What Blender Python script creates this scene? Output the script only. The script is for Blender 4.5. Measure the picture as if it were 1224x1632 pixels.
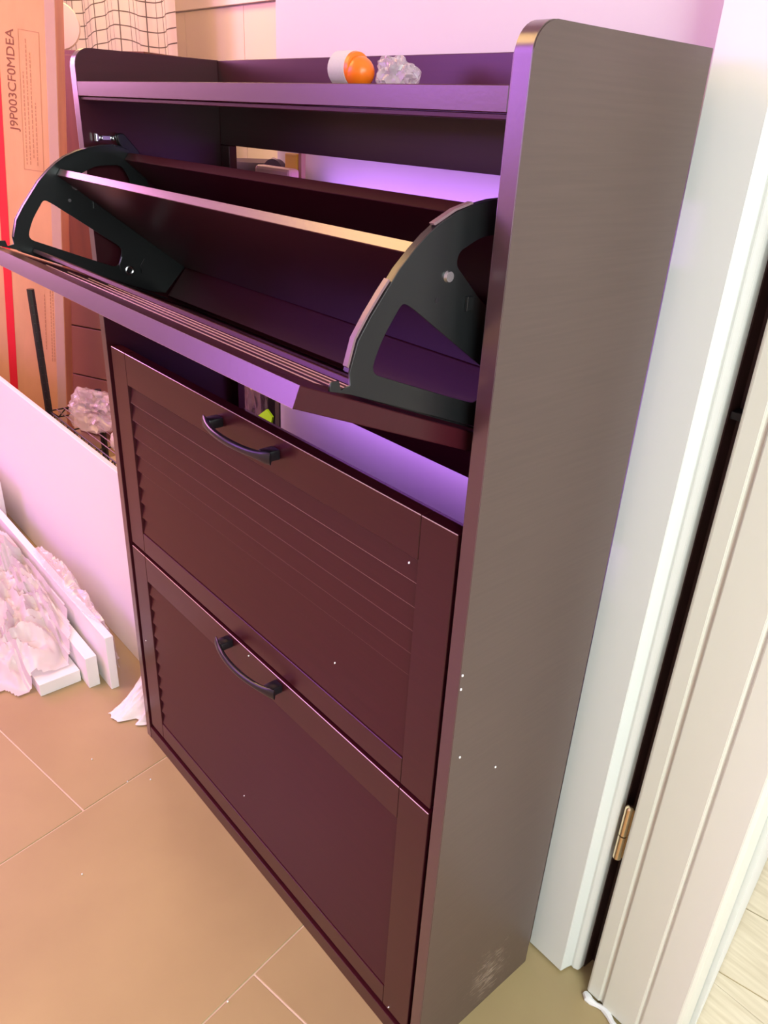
import bpy, bmesh, math, random
from mathutils import Vector, Matrix, noise
random.seed(7)
for o in list(bpy.data.objects): bpy.data.objects.remove(o)
S = bpy.context.scene
C = S.collection
# ------------------------------------------------------------------ camera
cam_d = bpy.data.cameras.new('camera'); cam = bpy.data.objects.new('camera', cam_d); C.objects.link(cam)
CP = Vector((1.1907, -0.4645, 1.1333))
a, b, c = 1.1033, 0.8353, 0.0540
Mr = Matrix.Rotation(b, 3, 'Z') @ Matrix.Rotation(a, 3, 'X') @ Matrix.Rotation(c, 3, 'Z')
cam.matrix_world = Matrix.Translation(CP) @ Mr.to_4x4()
cam_d.sensor_fit = 'HORIZONTAL'; cam_d.sensor_width = 36; cam_d.lens = 1239.86 / 1224 * 36
cam_d.clip_start = 0.02
S.camera = cam
# ------------------------------------------------------------------ world, light, exposure
S.view_settings.view_transform = 'Standard'; S.view_settings.look = 'None'
S.view_settings.gamma = 1; S.view_settings.use_curve_mapping = False
S.view_settings.exposure = -0.03
w = bpy.data.worlds.new('world'); S.world = w; w.use_nodes = True
w.node_tree.nodes['Background'].inputs[0].default_value = (0.75, 0.85, 1.0, 1)
w.node_tree.nodes['Background'].inputs[1].default_value = 0.6

def area(name, loc, target, size, sy, power, col, spread=180):
    l = bpy.data.lights.new(name, 'AREA'); l.shape = 'RECTANGLE'; l.size = size; l.size_y = sy
    l.energy = power; l.color = col; l.spread = math.radians(spread)
    o = bpy.data.objects.new(name, l); C.objects.link(o); o.location = loc
    o.rotation_euler = (Vector(target) - Vector(loc)).to_track_quat('-Z', 'Y').to_euler()
    return o
area('purple_strip_lamp', (-1.0, -2.3, 1.78), (0.1, 0.2, 0.9), 2.0, 1.1, 62, (0.52, 0.17, 1.0))
area('purple_side_lamp', (-2.9, -0.75, 1.75), (0.5, 0.3, 1.2), 0.9, 0.9, 42, (1.0, 0.36, 0.85))
area('purple_glow_behind_cabinet', (0.41, 0.2320, 0.876), (0.41, 0.30, 0.876), 0.52, 0.278, 2.9, (0.55, 0.22, 1.0))
area('ceiling_lamp', (-0.9, -0.9, 2.44), (-0.9, -0.9, 0), 1.2, 1.2, 44, (1.0, 0.62, 0.20))
area('kitchen_lamp', (-2.3, 0.70, 2.30), (-2.3, 1.0, 1.0), 0.9, 0.4, 26, (1.0, 0.72, 0.30))
area('window_daylight', (2.52, -0.5, 1.25), (0.8, 0.1, 0.7), 1.5, 1.5, 74, (0.84, 1.0, 0.93))
area('far_room_daylight', (1.7, 2.2, 1.9), (1.1, 0.5, 0.2), 1.3, 1.3, 27, (0.90, 0.96, 1.0))

# ------------------------------------------------------------------ materials
MATS = {}
def mat(name, col, rough=0.5, metal=0.0, spec=0.5, var=0.0, vscale=6.0, stretch=(1, 1, 1), bump=0.0, bscale=200, alpha=1.0,
        col2=None, trans=0.0, coat=0.0):
    if name in MATS: return MATS[name]
    m = bpy.data.materials.new(name); m.use_nodes = True
    nt = m.node_tree; bs = nt.nodes['Principled BSDF']
    bs.inputs['Base Color'].default_value = (*col, 1); bs.inputs['Roughness'].default_value = rough
    bs.inputs['Metallic'].default_value = metal; bs.inputs['Specular IOR Level'].default_value = spec
    bs.inputs['Alpha'].default_value = alpha; bs.inputs['Transmission Weight'].default_value = trans
    bs.inputs['Coat Weight'].default_value = coat; bs.inputs['Coat Roughness'].default_value = 0.32
    tc = nt.nodes.new('ShaderNodeTexCoord'); mp = nt.nodes.new('ShaderNodeMapping')
    mp.inputs['Scale'].default_value = stretch; nt.links.new(tc.outputs['Object'], mp.inputs[0])
    if var or col2:
        n = nt.nodes.new('ShaderNodeTexNoise'); n.inputs['Scale'].default_value = vscale; n.inputs['Detail'].default_value = 6
        r = nt.nodes.new('ShaderNodeValToRGB')
        c2 = col2 or tuple(min(1, x * (1 + var)) for x in col); c1 = col if col2 else tuple(x * (1 - var) for x in col)
        r.color_ramp.elements[0].color = (*c1, 1); r.color_ramp.elements[1].color = (*c2, 1)
        r.color_ramp.elements[0].position = 0.35; r.color_ramp.elements[1].position = 0.65
        nt.links.new(mp.outputs[0], n.inputs['Vector']); nt.links.new(n.outputs[0], r.inputs[0])
        nt.links.new(r.outputs[0], bs.inputs['Base Color'])
    if bump:
        n2 = nt.nodes.new('ShaderNodeTexNoise'); n2.inputs['Scale'].default_value = bscale; n2.inputs['Detail'].default_value = 3
        nt.links.new(mp.outputs[0], n2.inputs['Vector'])
        bp = nt.nodes.new('ShaderNodeBump'); bp.inputs['Strength'].default_value = bump; bp.inputs['Distance'].default_value = 0.002
        nt.links.new(n2.outputs[0], bp.inputs['Height']); nt.links.new(bp.outputs[0], bs.inputs['Normal'])
    MATS[name] = m
    return m
WEN = mat('wenge_laminate', (0.044, 0.0056, 0.0100), 0.28, spec=0.42, var=0.05, vscale=10, stretch=(1, 1, 30), bump=0.012, bscale=60)
EDGE = mat('wenge_edge_banding', (0.060, 0.022, 0.030), 0.26, spec=1.0, bump=0.03, bscale=300, coat=0.5)
LIP = mat('pale_lip_highlight', (0.62, 0.40, 0.38), 0.25, spec=0.8)  # pale base colour paints the light caught along slat and door edges
BMET = mat('black_bracket_metal', (0.008, 0.009, 0.010), 0.32, spec=0.6, bump=0.03, bscale=400)
BPLA = mat('black_plastic', (0.012, 0.010, 0.014), 0.28)
STEEL = mat('zinc_steel', (0.75, 0.75, 0.78), 0.25, metal=1.0)
BRASS = mat('satin_brass', (0.85, 0.68, 0.45), 0.22, metal=1.0)
WALL = mat('white_wall_paint', (0.71, 0.68, 0.68), 0.75, bump=0.03, bscale=250)
CASE = mat('white_casing_lacquer', (0.80, 0.82, 0.80), 0.42)
CREAM = mat('cream_door_lacquer', (0.77, 0.77, 0.69), 0.40)
DARKJ = mat('dark_brown_jamb', (0.045, 0.018, 0.018), 0.45)
TILE = mat('beige_floor_tile', (0.37, 0.275, 0.14), 0.36, col2=(0.43, 0.33, 0.165), vscale=3.0, bump=0.02, bscale=40)
GROUT = mat('pale_grout', (0.72, 0.58, 0.45), 0.8)
FOAMW = mat('white_painted_wood', (0.86, 0.84, 0.84), 0.45)
CARD = mat('cardboard', (0.78, 0.42, 0.24), 0.7, var=0.08, vscale=4, stretch=(3, 3, 1), bump=0.1, bscale=120)
INK = mat('brown_print', (0.30, 0.10, 0.07), 0.8)
INK2 = mat('faded_print', (0.58, 0.27, 0.16), 0.8)
RED = mat('red_tape', (0.85, 0.02, 0.05), 0.4)
BROWN = mat('brown_wood_cabinet', (0.15, 0.05, 0.012), 0.45, var=0.25, vscale=3, stretch=(6, 6, .6))
PBROWN = mat('rosy_brown_drawer', (0.30, 0.15, 0.12), 0.45)
WTILE = mat('cream_wall_tile', (0.80, 0.72, 0.62), 0.35)
WOODF = mat('pale_oak_floor', (0.62, 0.52, 0.36), 0.45, col2=(0.74, 0.64, 0.47), vscale=9, stretch=(1.2, 14, 1))
ORANGE = mat('orange_plastic', (1.0, 0.20, 0.01), 0.32)
WPL = mat('white_translucent_plastic', (0.80, 0.72, 0.74), 0.35, trans=0.2)
GREY = mat('grey_pan_metal', (0.20, 0.16, 0.13), 0.5)
PINKB = mat('pink_plastic_box', (0.78, 0.42, 0.40), 0.4)
YEL = mat('yellow_carton', (0.90, 0.55, 0.04), 0.5)
LIME = mat('lime_green_sheet', (0.36, 0.88, 0.0), 0.5)
GREYD = mat('dark_purple_grey_bottle', (0.10, 0.07, 0.09), 0.4)
SHEER = mat('white_packing_film', (0.88, 0.82, 0.83), 0.30, alpha=0.55)
CLEARF = mat('clear_crinkled_film', (0.92, 0.86, 0.86), 0.12, alpha=0.30, spec=0.9)
FABW = mat('white_cloth', (0.84, 0.78, 0.78), 0.9, bump=0.2, bscale=180)
CAULK = mat('white_sealant', (0.88, 0.88, 0.90), 0.3)
BEAD = mat('white_foam_bead', (0.9, 0.9, 0.9), 0.7)

def side_material():
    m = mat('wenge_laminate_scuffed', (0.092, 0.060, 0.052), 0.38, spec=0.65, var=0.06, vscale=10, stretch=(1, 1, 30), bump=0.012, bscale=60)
    nt = m.node_tree; bs = nt.nodes['Principled BSDF']
    tc = nt.nodes.new('ShaderNodeTexCoord')
    mp = nt.nodes.new('ShaderNodeMapping'); mp.inputs['Location'].default_value = (0, -0.135, -0.064)
    nt.links.new(tc.outputs['Object'], mp.inputs[0])
    ln = nt.nodes.new('ShaderNodeVectorMath'); ln.operation = 'MULTIPLY'; ln.inputs[1].default_value = (0, 22, 14)
    nt.links.new(mp.outputs[0], ln.inputs[0])
    le = nt.nodes.new('ShaderNodeVectorMath'); le.operation = 'LENGTH'; nt.links.new(ln.outputs[0], le.inputs[0])
    n = nt.nodes.new('ShaderNodeTexNoise'); n.inputs['Scale'].default_value = 1; n.inputs['Detail'].default_value = 5
    mp2 = nt.nodes.new('ShaderNodeMapping'); mp2.inputs['Rotation'].default_value = (math.radians(-42), 0, 0)
    mp2.inputs['Scale'].default_value = (1, 60, 900); nt.links.new(tc.outputs['Object'], mp2.inputs[0]); nt.links.new(mp2.outputs[0], n.inputs['Vector'])
    sub = nt.nodes.new('ShaderNodeMath'); sub.operation = 'MULTIPLY_ADD'; sub.inputs[1].default_value = -0.16; 
    nt.links.new(le.outputs['Value'], sub.inputs[0]); nt.links.new(n.outputs[0], sub.inputs[2])
    r = nt.nodes.new('ShaderNodeValToRGB'); r.color_ramp.elements[0].position = 0.505; r.color_ramp.elements[1].position = 0.55
    r.color_ramp.elements[0].color = (0, 0, 0, 1); r.color_ramp.elements[1].color = (1, 1, 1, 1)
    nt.links.new(sub.outputs[0], r.inputs[0])
    mx = nt.nodes.new('ShaderNodeMix'); mx.data_type = 'RGBA'
    old = bs.inputs['Base Color'].links[0].from_socket
    nt.links.new(old, mx.inputs[6]); mx.inputs[7].default_value = (0.40, 0.31, 0.25, 1)
    nt.links.new(r.outputs[0], mx.inputs[0]); nt.links.new(mx.outputs[2], bs.inputs['Base Color'])
    return m
SIDE = side_material()

def curtain_material():
    m = bpy.data.materials.new('checked_linen'); m.use_nodes = True; nt = m.node_tree; bs = nt.nodes['Principled BSDF']
    bs.inputs['Roughness'].default_value = 0.9
    uv = nt.nodes.new('ShaderNodeUVMap'); sp = nt.nodes.new('ShaderNodeSeparateXYZ'); nt.links.new(uv.outputs[0], sp.inputs[0])
    outs = []
    for k in (0, 1):
        f = nt.nodes.new('ShaderNodeMath'); f.operation = 'FRACT'; nt.links.new(sp.outputs[k], f.inputs[0])
        l = nt.nodes.new('ShaderNodeMath'); l.operation = 'LESS_THAN'; l.inputs[1].default_value = 0.085; nt.links.new(f.outputs[0], l.inputs[0]); outs.append(l)
    mxm = nt.nodes.new('ShaderNodeMath'); mxm.operation = 'MAXIMUM'; nt.links.new(outs[0].outputs[0], mxm.inputs[0]); nt.links.new(outs[1].outputs[0], mxm.inputs[1])
    mx = nt.nodes.new('ShaderNodeMix'); mx.data_type = 'RGBA'; mx.inputs[6].default_value = (0.78, 0.72, 0.60, 1); mx.inputs[7].default_value = (0.15, 0.12, 0.09, 1)
    nt.links.new(mxm.outputs[0], mx.inputs[0]); nt.links.new(mx.outputs[2], bs.inputs['Base Color'])
    return m
CURT = curtain_material()

# ------------------------------------------------------------------ helpers
def link(name, me, m, parent=None):
    o = bpy.data.objects.new(name, me); C.objects.link(o)
    if m and not me.materials: me.materials.append(m)
    if parent: o.parent = parent
    return o
def thing(name, label, cat, loc=(0, 0, 0), rz=0, group=None):
    o = bpy.data.objects.new(name, None); C.objects.link(o); o.location = loc; o.rotation_euler = (0, 0, rz)
    o.empty_display_size = 0.05
    o['label'] = label; o['category'] = cat
    if group: o['group'] = group
    return o
def tag(o, label, cat, group=None):
    o['label'] = label; o['category'] = cat
    if group: o['group'] = group
    return o
def struct(o): o['kind'] = 'structure'; return o
def box_bm(bm, x0, x1, y0, y1, z0, z1, bev=0.0, seg=2):
    r = bmesh.ops.create_cube(bm, size=1, matrix=Matrix.Translation(((x0+x1)/2, (y0+y1)/2, (z0+z1)/2)) @ Matrix.Diagonal((x1-x0, y1-y0, z1-z0, 1)))
    vs = r['verts']
    if bev > 0:
        es = list({e for v in vs for e in v.link_edges})
        bmesh.ops.bevel(bm, geom=es, offset=bev, segments=seg, affect='EDGES', profile=0.5)
    return vs
def from_bm(name, bm, m, parent=None, smooth=False, mats=None):
    bmesh.ops.recalc_face_normals(bm, faces=bm.faces)
    me = bpy.data.meshes.new(name); bm.to_mesh(me); bm.free()
    if mats:
        for q in mats: me.materials.append(q)
    if smooth:
        for f in me.polygons: f.use_smooth = True
        try: me.set_sharp_from_angle(angle=math.radians(38))
        except Exception: pass
    return link(name, me, m, parent)
def box(name, x0, x1, y0, y1, z0, z1, m, parent=None, bev=0.0008):
    bm = bmesh.new(); box_bm(bm, x0, x1, y0, y1, z0, z1, bev); return from_bm(name, bm, m, parent)
def bboard(name, x0, x1, sec, m, parent=None, bev=0.0006, edge=None):
    """board spanning x0..x1 with a four-sided section in the y,z plane"""
    bm = bmesh.new()
    A = [bm.verts.new((x0, y, z)) for y, z in sec]; B = [bm.verts.new((x1, y, z)) for y, z in sec]
    bm.faces.new(A); bm.faces.new(B[::-1]); n = len(sec)
    for i in range(n): bm.faces.new((A[i], A[(i+1) % n], B[(i+1) % n], B[i]))
    if bev: bmesh.ops.bevel(bm, geom=list(bm.edges), offset=bev, segments=1, affect='EDGES')
    o = from_bm(name, bm, m, parent, mats=[m, edge] if edge else None)
    if edge:
        dy, dz = sec[1][0]-sec[0][0], sec[1][1]-sec[0][1]  # first side is the banded edge
        nrm = Vector((0, dz, -dy)).normalized()
        for f in o.data.polygons:
            if abs(f.normal.dot(nrm)) > 0.95:
                cy, cz = f.center.y, f.center.z
                my, mz = (sec[0][0]+sec[1][0])/2, (sec[0][1]+sec[1][1])/2
                if abs((cy-my)*nrm.y + (cz-mz)*nrm.z) < 0.002: f.material_index = 1
    return o
def strip_sec(p0, p1, t):
    """rectangle section: from p0 (edge, upper) to p1, thickness t on the right-hand side"""
    d = Vector((p1[0]-p0[0], p1[1]-p0[1])).normalized(); n = Vector((d.y, -d.x)) * t
    return [(p0[0]+n.x, p0[1]+n.y), p0, p1, (p1[0]+n.x, p1[1]+n.y)]
def tube(name, pts, r, m, parent=None, seg=8, radii=None, flat=1.0, cyclic=False):
    cu = bpy.data.curves.new(name, 'CURVE'); cu.dimensions = '3D'; cu.bevel_depth = r; cu.bevel_resolution = max(1, seg // 4); cu.use_fill_caps = True
    sp = cu.splines.new('POLY'); sp.points.add(len(pts)-1); sp.use_cyclic_u = cyclic
    for i, q in enumerate(pts):
        sp.points[i].co = (*q, 1); sp.points[i].radius = radii[i] if radii else 1
    return curve_mesh(name, cu, m, parent, True)
def curve_mesh(name, cu, m, parent=None, smooth=False):
    t = bpy.data.objects.new('tmp', cu); C.objects.link(t)
    dg = bpy.context.evaluated_depsgraph_get(); dg.update()
    me = bpy.data.meshes.new_from_object(t.evaluated_get(dg)); me.name = name
    bpy.data.objects.remove(t); bpy.data.curves.remove(cu)
    me.materials.clear()
    if smooth:
        for f in me.polygons: f.use_smooth = True
        try: me.set_sharp_from_angle(angle=math.radians(40))
        except Exception: pass
    return link(name, me, m, parent)
def wires(name, segs, r, m, parent=None):
    """many straight wires joined as one part"""
    bm = bmesh.new()
    for a_, b_ in segs:
        a_, b_ = Vector(a_), Vector(b_); d = b_ - a_
        mt = Matrix.Translation((a_+b_)/2) @ d.to_track_quat('Z', 'Y').to_matrix().to_4x4()
        bmesh.ops.create_cone(bm, cap_ends=True, segments=6, radius1=r, radius2=r, depth=d.length, matrix=mt)
    return from_bm(name, bm, m, parent, True)
def plate(name, outer, holes, thick, m, x0, parent=None, bev=0.0):
    """flat plate with holes, outline given in y,z, standing at x0..x0+thick"""
    cu = bpy.data.curves.new(name, 'CURVE'); cu.dimensions = '2D'; cu.fill_mode = 'BOTH'; cu.extrude = thick/2 - bev; cu.bevel_depth = bev; cu.bevel_resolution = 1
    for L in [outer] + holes:
        sp = cu.splines.new('POLY'); sp.points.add(len(L)-1); sp.use_cyclic_u = True
        for i, q in enumerate(L): sp.points[i].co = (q[0], q[1], 0, 1)
    o = curve_mesh(name, cu, m)
    # local (u,v,w) -> world (x0+thick/2 + w, u, v)
    o.data.transform(Matrix(((0, 0, 1, x0 + thick/2), (1, 0, 0, 0), (0, 1, 0, 0), (0, 0, 0, 1))))
    if parent: o.parent = parent
    return o
def smooth_loop(pts, n=4, keep=()):
    """Catmull-Rom through a closed loop"""
    out = []; N = len(pts)
    for i in range(N):
        p0, p1, p2, p3 = (Vector(pts[(i+k-1) % N]) for k in range(4))
        for j in range(n):
            t = j/n
            out.append(tuple(0.5*((2*p1) + (-p0+p2)*t + (2*p0-5*p1+4*p2-p3)*t*t + (-p0+3*p1-3*p2+p3)*t**3)))
    return out
def round_loop(pts, r, n=4):
    out = []; N = len(pts)
    for i in range(N):
        p = Vector(pts[i]); a_ = Vector(pts[i-1]) - p; b_ = Vector(pts[(i+1) % N]) - p
        rr = min(r, a_.length*0.45, b_.length*0.45)
        A_ = p + a_.normalized()*rr; B_ = p + b_.normalized()*rr
        for j in range(n+1):
            t = j/n; out.append(tuple((1-t)**2*A_ + 2*t*(1-t)*p + t*t*B_))
    return out
def text(name, s, size, m, parent=None, ext=0.0002):
    cu = bpy.data.curves.new(name, 'FONT'); cu.body = s; cu.size = size; cu.extrude = ext
    return curve_mesh(name, cu, m, parent)
def crumple(name, m, cx, cy, cz, sx, sy, sz, seed, parent=None, sub=4, sharp=1.0, flatbottom=True, rot=0):
    """crumpled film: a folded, dented closed sheet"""
    bm = bmesh.new(); bmesh.ops.create_icosphere(bm, subdivisions=sub, radius=1)
    off = Vector((seed*3.7, seed*1.3, seed*2.1))
    for v in bm.verts:
        d = v.co.normalized()
        n1 = noise.noise(d*1.6 + off); n2 = abs(noise.noise(d*3.4 + off*2)); n3 = abs(noise.noise(d*7.5 + off))
        r = 1 + 0.40*n1 - 0.70*sharp*n2 - 0.16*sharp*n3 + 0.14
        q = d*r
        v.co = Vector((q.x*sx, q.y*sy, q.z*sz))
        if flatbottom and v.co.z < -sz*0.55: v.co.z = -sz*0.55 + (v.co.z + sz*0.55)*0.05
    zmin = min(v.co.z for v in bm.verts)
    bmesh.ops.rotate(bm, verts=bm.verts, cent=(0, 0, 0), matrix=Matrix.Rotation(rot, 3, 'Z'))
    bmesh.ops.translate(bm, verts=bm.verts, vec=(cx, cy, cz - zmin))
    o = from_bm(name, bm, m, parent, True)
    return o

# ------------------------------------------------------------------ structure
def slab(name, x0, x1, y0, y1, z0, z1, m, parent=None):
    o = box(name, x0, x1, y0, y1, z0, z1, m, parent, 0)
    if not parent: struct(o)
    return o
PX = {}
# tiled floor: grout bed with separate tiles, running bond, turned ten degrees
floor = slab('floor', -4.0, 2.6, -2.4, 1.35, -0.06, -0.0016, GROUT)
ang = math.radians(9.6); ux = Vector((math.cos(ang), math.sin(ang))); uy = Vector((-math.sin(ang), math.cos(ang)))
ox, oy = 0.1125, -0.1765      # tile corner seen in the photograph
TW, TH, G = 0.452, 0.90, 0.0028
tile_me = None
for i in range(-10, 6):
    for j in range(-3, 3):
        sx = i*TW; sy = j*TH + (0 if i % 2 else 0.52)
        cxy = Vector((ox, oy)) + ux*(sx + TW/2) + uy*(sy + TH/2)
        rx, ry = abs(TW/2*ux.x)+abs(TH/2*uy.x), abs(TW/2*ux.y)+abs(TH/2*uy.y)
        if cxy.x - rx < -4.0 or cxy.x + rx > 2.6 or cxy.y - ry < -2.4: continue
        if cxy.y > 0.95 or (cxy.y > 0.25 and cxy.x > -0.6): 
            if cxy.x < 0.75 and cxy.y + ry < 1.35 and cxy.x > -4: pass
            else: continue
        if tile_me is None:
            bm = bmesh.new(); box_bm(bm, -TW/2+G/2, TW/2-G/2, -TH/2+G/2, TH/2-G/2, -0.008, 0, 0.0008, 1)
            t0 = from_bm('tile', bm, TILE, floor); tile_me = t0.data; t = t0
        else: t = bpy.data.objects.new('tile', tile_me); C.objects.link(t); t.parent = floor
        t.location = (cxy.x, cxy.y, 0); t.rotation_euler = (0, 0, ang)
slab('ceiling', -4.0, 2.6, -2.4, 3.2, 2.5, 2.6, WALL)
slab('wall_front', -4.0, 2.6, -2.5, -2.4, 0, 2.5, WALL)
slab('wall_left', -4.1, -4.0, -2.5, 3.2, 0, 2.5, WALL)
wr = slab('wall_right', 2.6, 2.7, -2.5, 3.2, 0, 2.5, WALL)
slab('wall_back', 0.047, 0.857, 0.300, 0.42, 0, 2.5, WALL)
slab('wall_back_side', 1.80, 2.6, 0.300, 0.42, 0, 2.5, WALL)
slab('wall_back_header', 0.862, 1.80, 0.300, 0.42, 2.05, 2.5, WALL)
kw = slab('wall_kitchen', -4.0, 0.862, 1.35, 1.45, 0, 2.5, WALL)
slab('wall_bedroom', 0.76, 2.6, 3.1, 3.2, 0, 2.5, WALL)
slab('wall_divider', 0.76, 0.862, 0.42, 3.1, 0, 2.5, WALL)
# cream wall tiles in the kitchen
me0 = None
for i in range(0, 9):
    for j in range(2):
        x0 = -3.96 + 0 + i*0.4475; z0 = -0.32 + j*0.9
        if me0 is None:
            bm = bmesh.new(); box_bm(bm, 0.0012, 0.4463, -0.009, 0, 0.0012, 0.8988, 0.0008, 1); o = from_bm('tile', bm, WTILE, kw); me0 = o.data
        else: o = bpy.data.objects.new('tile', me0); C.objects.link(o); o.parent = kw
        o.location = (x0, 1.35, z0 + 0.0)
        if z0 < 0: o.scale = (1, 1, (0.9+z0)/0.9); o.location.z = 0.0
slab('trim_1', -4.0, 0.76, 1.325, 1.35, 1.483, 1.53, mat('trim_paint', (0.85, 0.78, 0.74), 0.5))

# pale oak floor of the next room, planks
wf = slab('floor_next_room', 0.862, 2.6, 0.42, 3.1, -0.05, -0.001, mat('floor_gap', (0.30, 0.22, 0.14), 0.7))
wf2 = slab('floor_threshold', 0.906, 1.80, 0.300, 0.4245, -0.001, 0.0012, WOODF)
pa = math.radians(12)
for j in range(-4, 16):
    for i in range(-1, 3):
        bm = bmesh.new(); box_bm(bm, -0.448, 0.448, -0.069, 0.069, -0.008, 0.0012, 0.0007, 1)
        cx_, cy_ = 0.90 + i*0.9 + (j % 2)*0.35, 0.30 + j*0.14
        bm.transform(Matrix.Rotation(pa, 4, 'Z') @ Matrix.Translation((cx_, cy_, 0)))
        for co, no in (((0.87, 0, 0), (-1, 0, 0)), ((0, 0.425, 0), (0, -1, 0)), ((2.59, 0, 0), (1, 0, 0)), ((0, 3.09, 0), (0, 1, 0))):
            bmesh.ops.bisect_plane(bm, geom=list(bm.verts)+list(bm.edges)+list(bm.faces), plane_co=co, plane_no=no, clear_outer=True)
        if len(bm.faces) < 4: bm.free(); continue
        from_bm('plank', bm, WOODF, wf)

# white door casing right behind the cabinet, with a stepped profile
def prism(name, outline, z0, z1, m, parent=None, bev=0.0006):
    bm = bmesh.new()
    A = [bm.verts.new((x, y, z0)) for x, y in outline]; B = [bm.verts.new((x, y, z1)) for x, y in outline]
    bm.faces.new(A[::-1]); bm.faces.new(B); n = len(outline)
    for i in range(n): bm.faces.new((A[i], A[(i+1) % n], B[(i+1) % n], B[i]))
    if bev: bmesh.ops.bevel(bm, geom=list(bm.edges), offset=bev, segments=2, affect='EDGES')
    return from_bm(name, bm, m, parent)
t2 = prism('trim_2', [(0.785, 0.300), (0.785, 0.256), (0.845, 0.256), (0.849, 0.277), (0.8535, 0.2745), (0.860, 0.277), (0.8615, 0.280), (0.8615, 0.292), (0.857, 0.292), (0.857, 0.300)], 0.004, 2.10, CASE)
struct(t2)
# dark reveal behind the hinge gap
t3 = prism('trim_3', [(0.8575, 0.2925), (0.8625, 0.2925), (0.8635, 0.312), (0.905, 0.312), (0.905, 0.345), (0.8575, 0.345)], 0.0, 2.0, DARKJ, bev=0); struct(t3)
box('seal_strip', 0.8630, 0.905, 0.2950, 0.3135, 0.880, 0.888, BPLA, t3)
# cream door leaf with moulded face
d1 = prism('door_1', [(0.887, 0.300), (0.887, 0.264), (0.890, 0.262), (0.9085, 0.262), (0.9105, 0.2650), (0.9135, 0.2650), (0.9165, 0.2605), (0.966, 0.2605),
                      (0.9690, 0.2635), (0.9730, 0.2600), (1.014, 0.262), (1.0185, 0.266), (1.0185, 0.300)], 0.006, 2.0, CREAM)
struct(d1)
hz = bmesh.new()
for z0_, z1_ in ((0.262, 0.304), (0.306, 0.351)):
    bmesh.ops.create_cone(hz, cap_ends=True, segments=20, radius1=0.0058, radius2=0.0058, depth=z1_-z0_, matrix=Matrix.Translation((0.8735, 0.279, (z0_+z1_)/2)))
bmesh.ops.create_uvsphere(hz, u_segments=16, v_segments=8, radius=0.0058, matrix=Matrix.Translation((0.8735, 0.279, 0.351)))
box_bm(hz, 0.868, 0.8885, 0.2825, 0.285, 0.262, 0.351)
hinge = from_bm('door_hinge', hz, BRASS, d1, True); hinge['label'] = 'brass barrel hinge in the gap'
# next leaf seen edge on, bluish daylight
d2 = prism('door_2', [(1.020, 0.3020), (1.0245, 0.3020), (0.938, 0.7700), (0.925, 0.7700), (0.985, 0.42), (1.000, 0.302)], 0.004, 2.0, CASE)
struct(d2)
# sealant bead at the foot of the door
bmc = []
for k in range(10):
    t = k/9; bmc.append((0.888 + 0.065*t, 0.2585 - 0.0035*math.sin(t*9) - 0.004*t, 0.0035))
so = tube('sealant_bead', bmc, 0.005, CAULK, radii=[0.8, 1.3, 1.0, 0.7, 0.8, 1.1, 0.9, 0.8, 0.9, 0.5])
tag(so, 'lumpy white sealant bead at the foot of the cream door', 'sealant')

# window in the right-hand wall (daylight comes from here)
wfm = bmesh.new()
for (y0, y1, z0, z1) in ((-1.30, 0.30, 0.45, 0.50), (-1.30, 0.30, 2.00, 2.05), (-1.30, -1.25, 0.5, 2.0), (0.25, 0.30, 0.5, 2.0), (-0.525, -0.475, 0.5, 2.0)):
    box_bm(wfm, 2.57, 2.60, y0, y1, z0, z1, 0.002, 1)
struct(from_bm('window_1', wfm, CASE))

# ------------------------------------------------------------------ shoe cabinet
cab = thing('shoe_cabinet', 'tall dark wenge shoe cabinet with louvered flip doors, top one open', 'cabinet')
T = 0.017
def side_panel(x0, x1, m, zt=1.1986):
    R_ = 0.022; D = 0.2293
    prof = [(D, 0), (0, 0)]
    for k in range(9):
        t = math.pi/2*k/8; prof.append((R_ - R_*math.cos(t), zt - R_ + R_*math.sin(t)))
    prof.append((D, zt))
    bm = bmesh.new()
    A = [bm.verts.new((x0, y, z)) for y, z in prof]; B = [bm.verts.new((x1, y, z)) for y, z in prof]
    bm.faces.new(A); bm.faces.new(B[::-1]); n = len(prof); quads = []
    for i in range(n): quads.append(bm.faces.new((A[i], A[(i+1) % n], B[(i+1) % n], B[i])))
    long_e = [e for e in bm.edges if abs(e.verts[0].co.x - e.verts[1].co.x) < 1e-6]
    bmesh.ops.bevel(bm, geom=long_e, offset=0.0008, segments=2, affect='EDGES')
    o = from_bm('side_panel', bm, m, cab, True, mats=[m, EDGE])
    for f in o.data.polygons:
        if abs(f.normal.x) < 0.3: f.material_index = 1
    return o
side_panel(0.0, T, WEN)
side_panel(0.8-T, 0.8, SIDE)
XI0, XI1 = T, 0.8-T
def eb(name, sec, m=WEN, x0=XI0+0.0004, x1=XI1-0.0004, edge=None, parent=cab): return bboard(name, x0, x1, sec, m, parent, edge=edge)
eb('top_shelf', [(0, 1.141), (0, 1.1585), (0.2150, 1.1585), (0.2150, 1.141)], edge=EDGE)
eb('shelf_lip', [(0.003, 1.1365), (0.003, 1.1405), (0.016, 1.1405), (0.016, 1.1365)])
eb('back_rail', [(0.2155, 1.0855), (0.2155, 1.1986), (0.2285, 1.1986), (0.2285, 1.0855)])
eb('back_panel', [(0.2155, 0.734), (0.2155, 1.030), (0.2285, 1.030), (0.2285, 0.734)])
eb('back_panel', [(0.2155, 0.030), (0.2155, 0.660), (0.2285, 0.660), (0.2285, 0.030)])
box('back_batten', T+0.0004, 0.0415, 0.2150, 0.2285, 0.6605, 0.7335, WEN, cab)
box('back_batten', T+0.0004, 0.0415, 0.2150, 0.2285, 1.0305, 1.085, WEN, cab)
eb('plinth', [(0.0005, 0.0), (0.0005, 0.029), (0.0165, 0.029), (0.0165, 0.0)])
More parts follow.
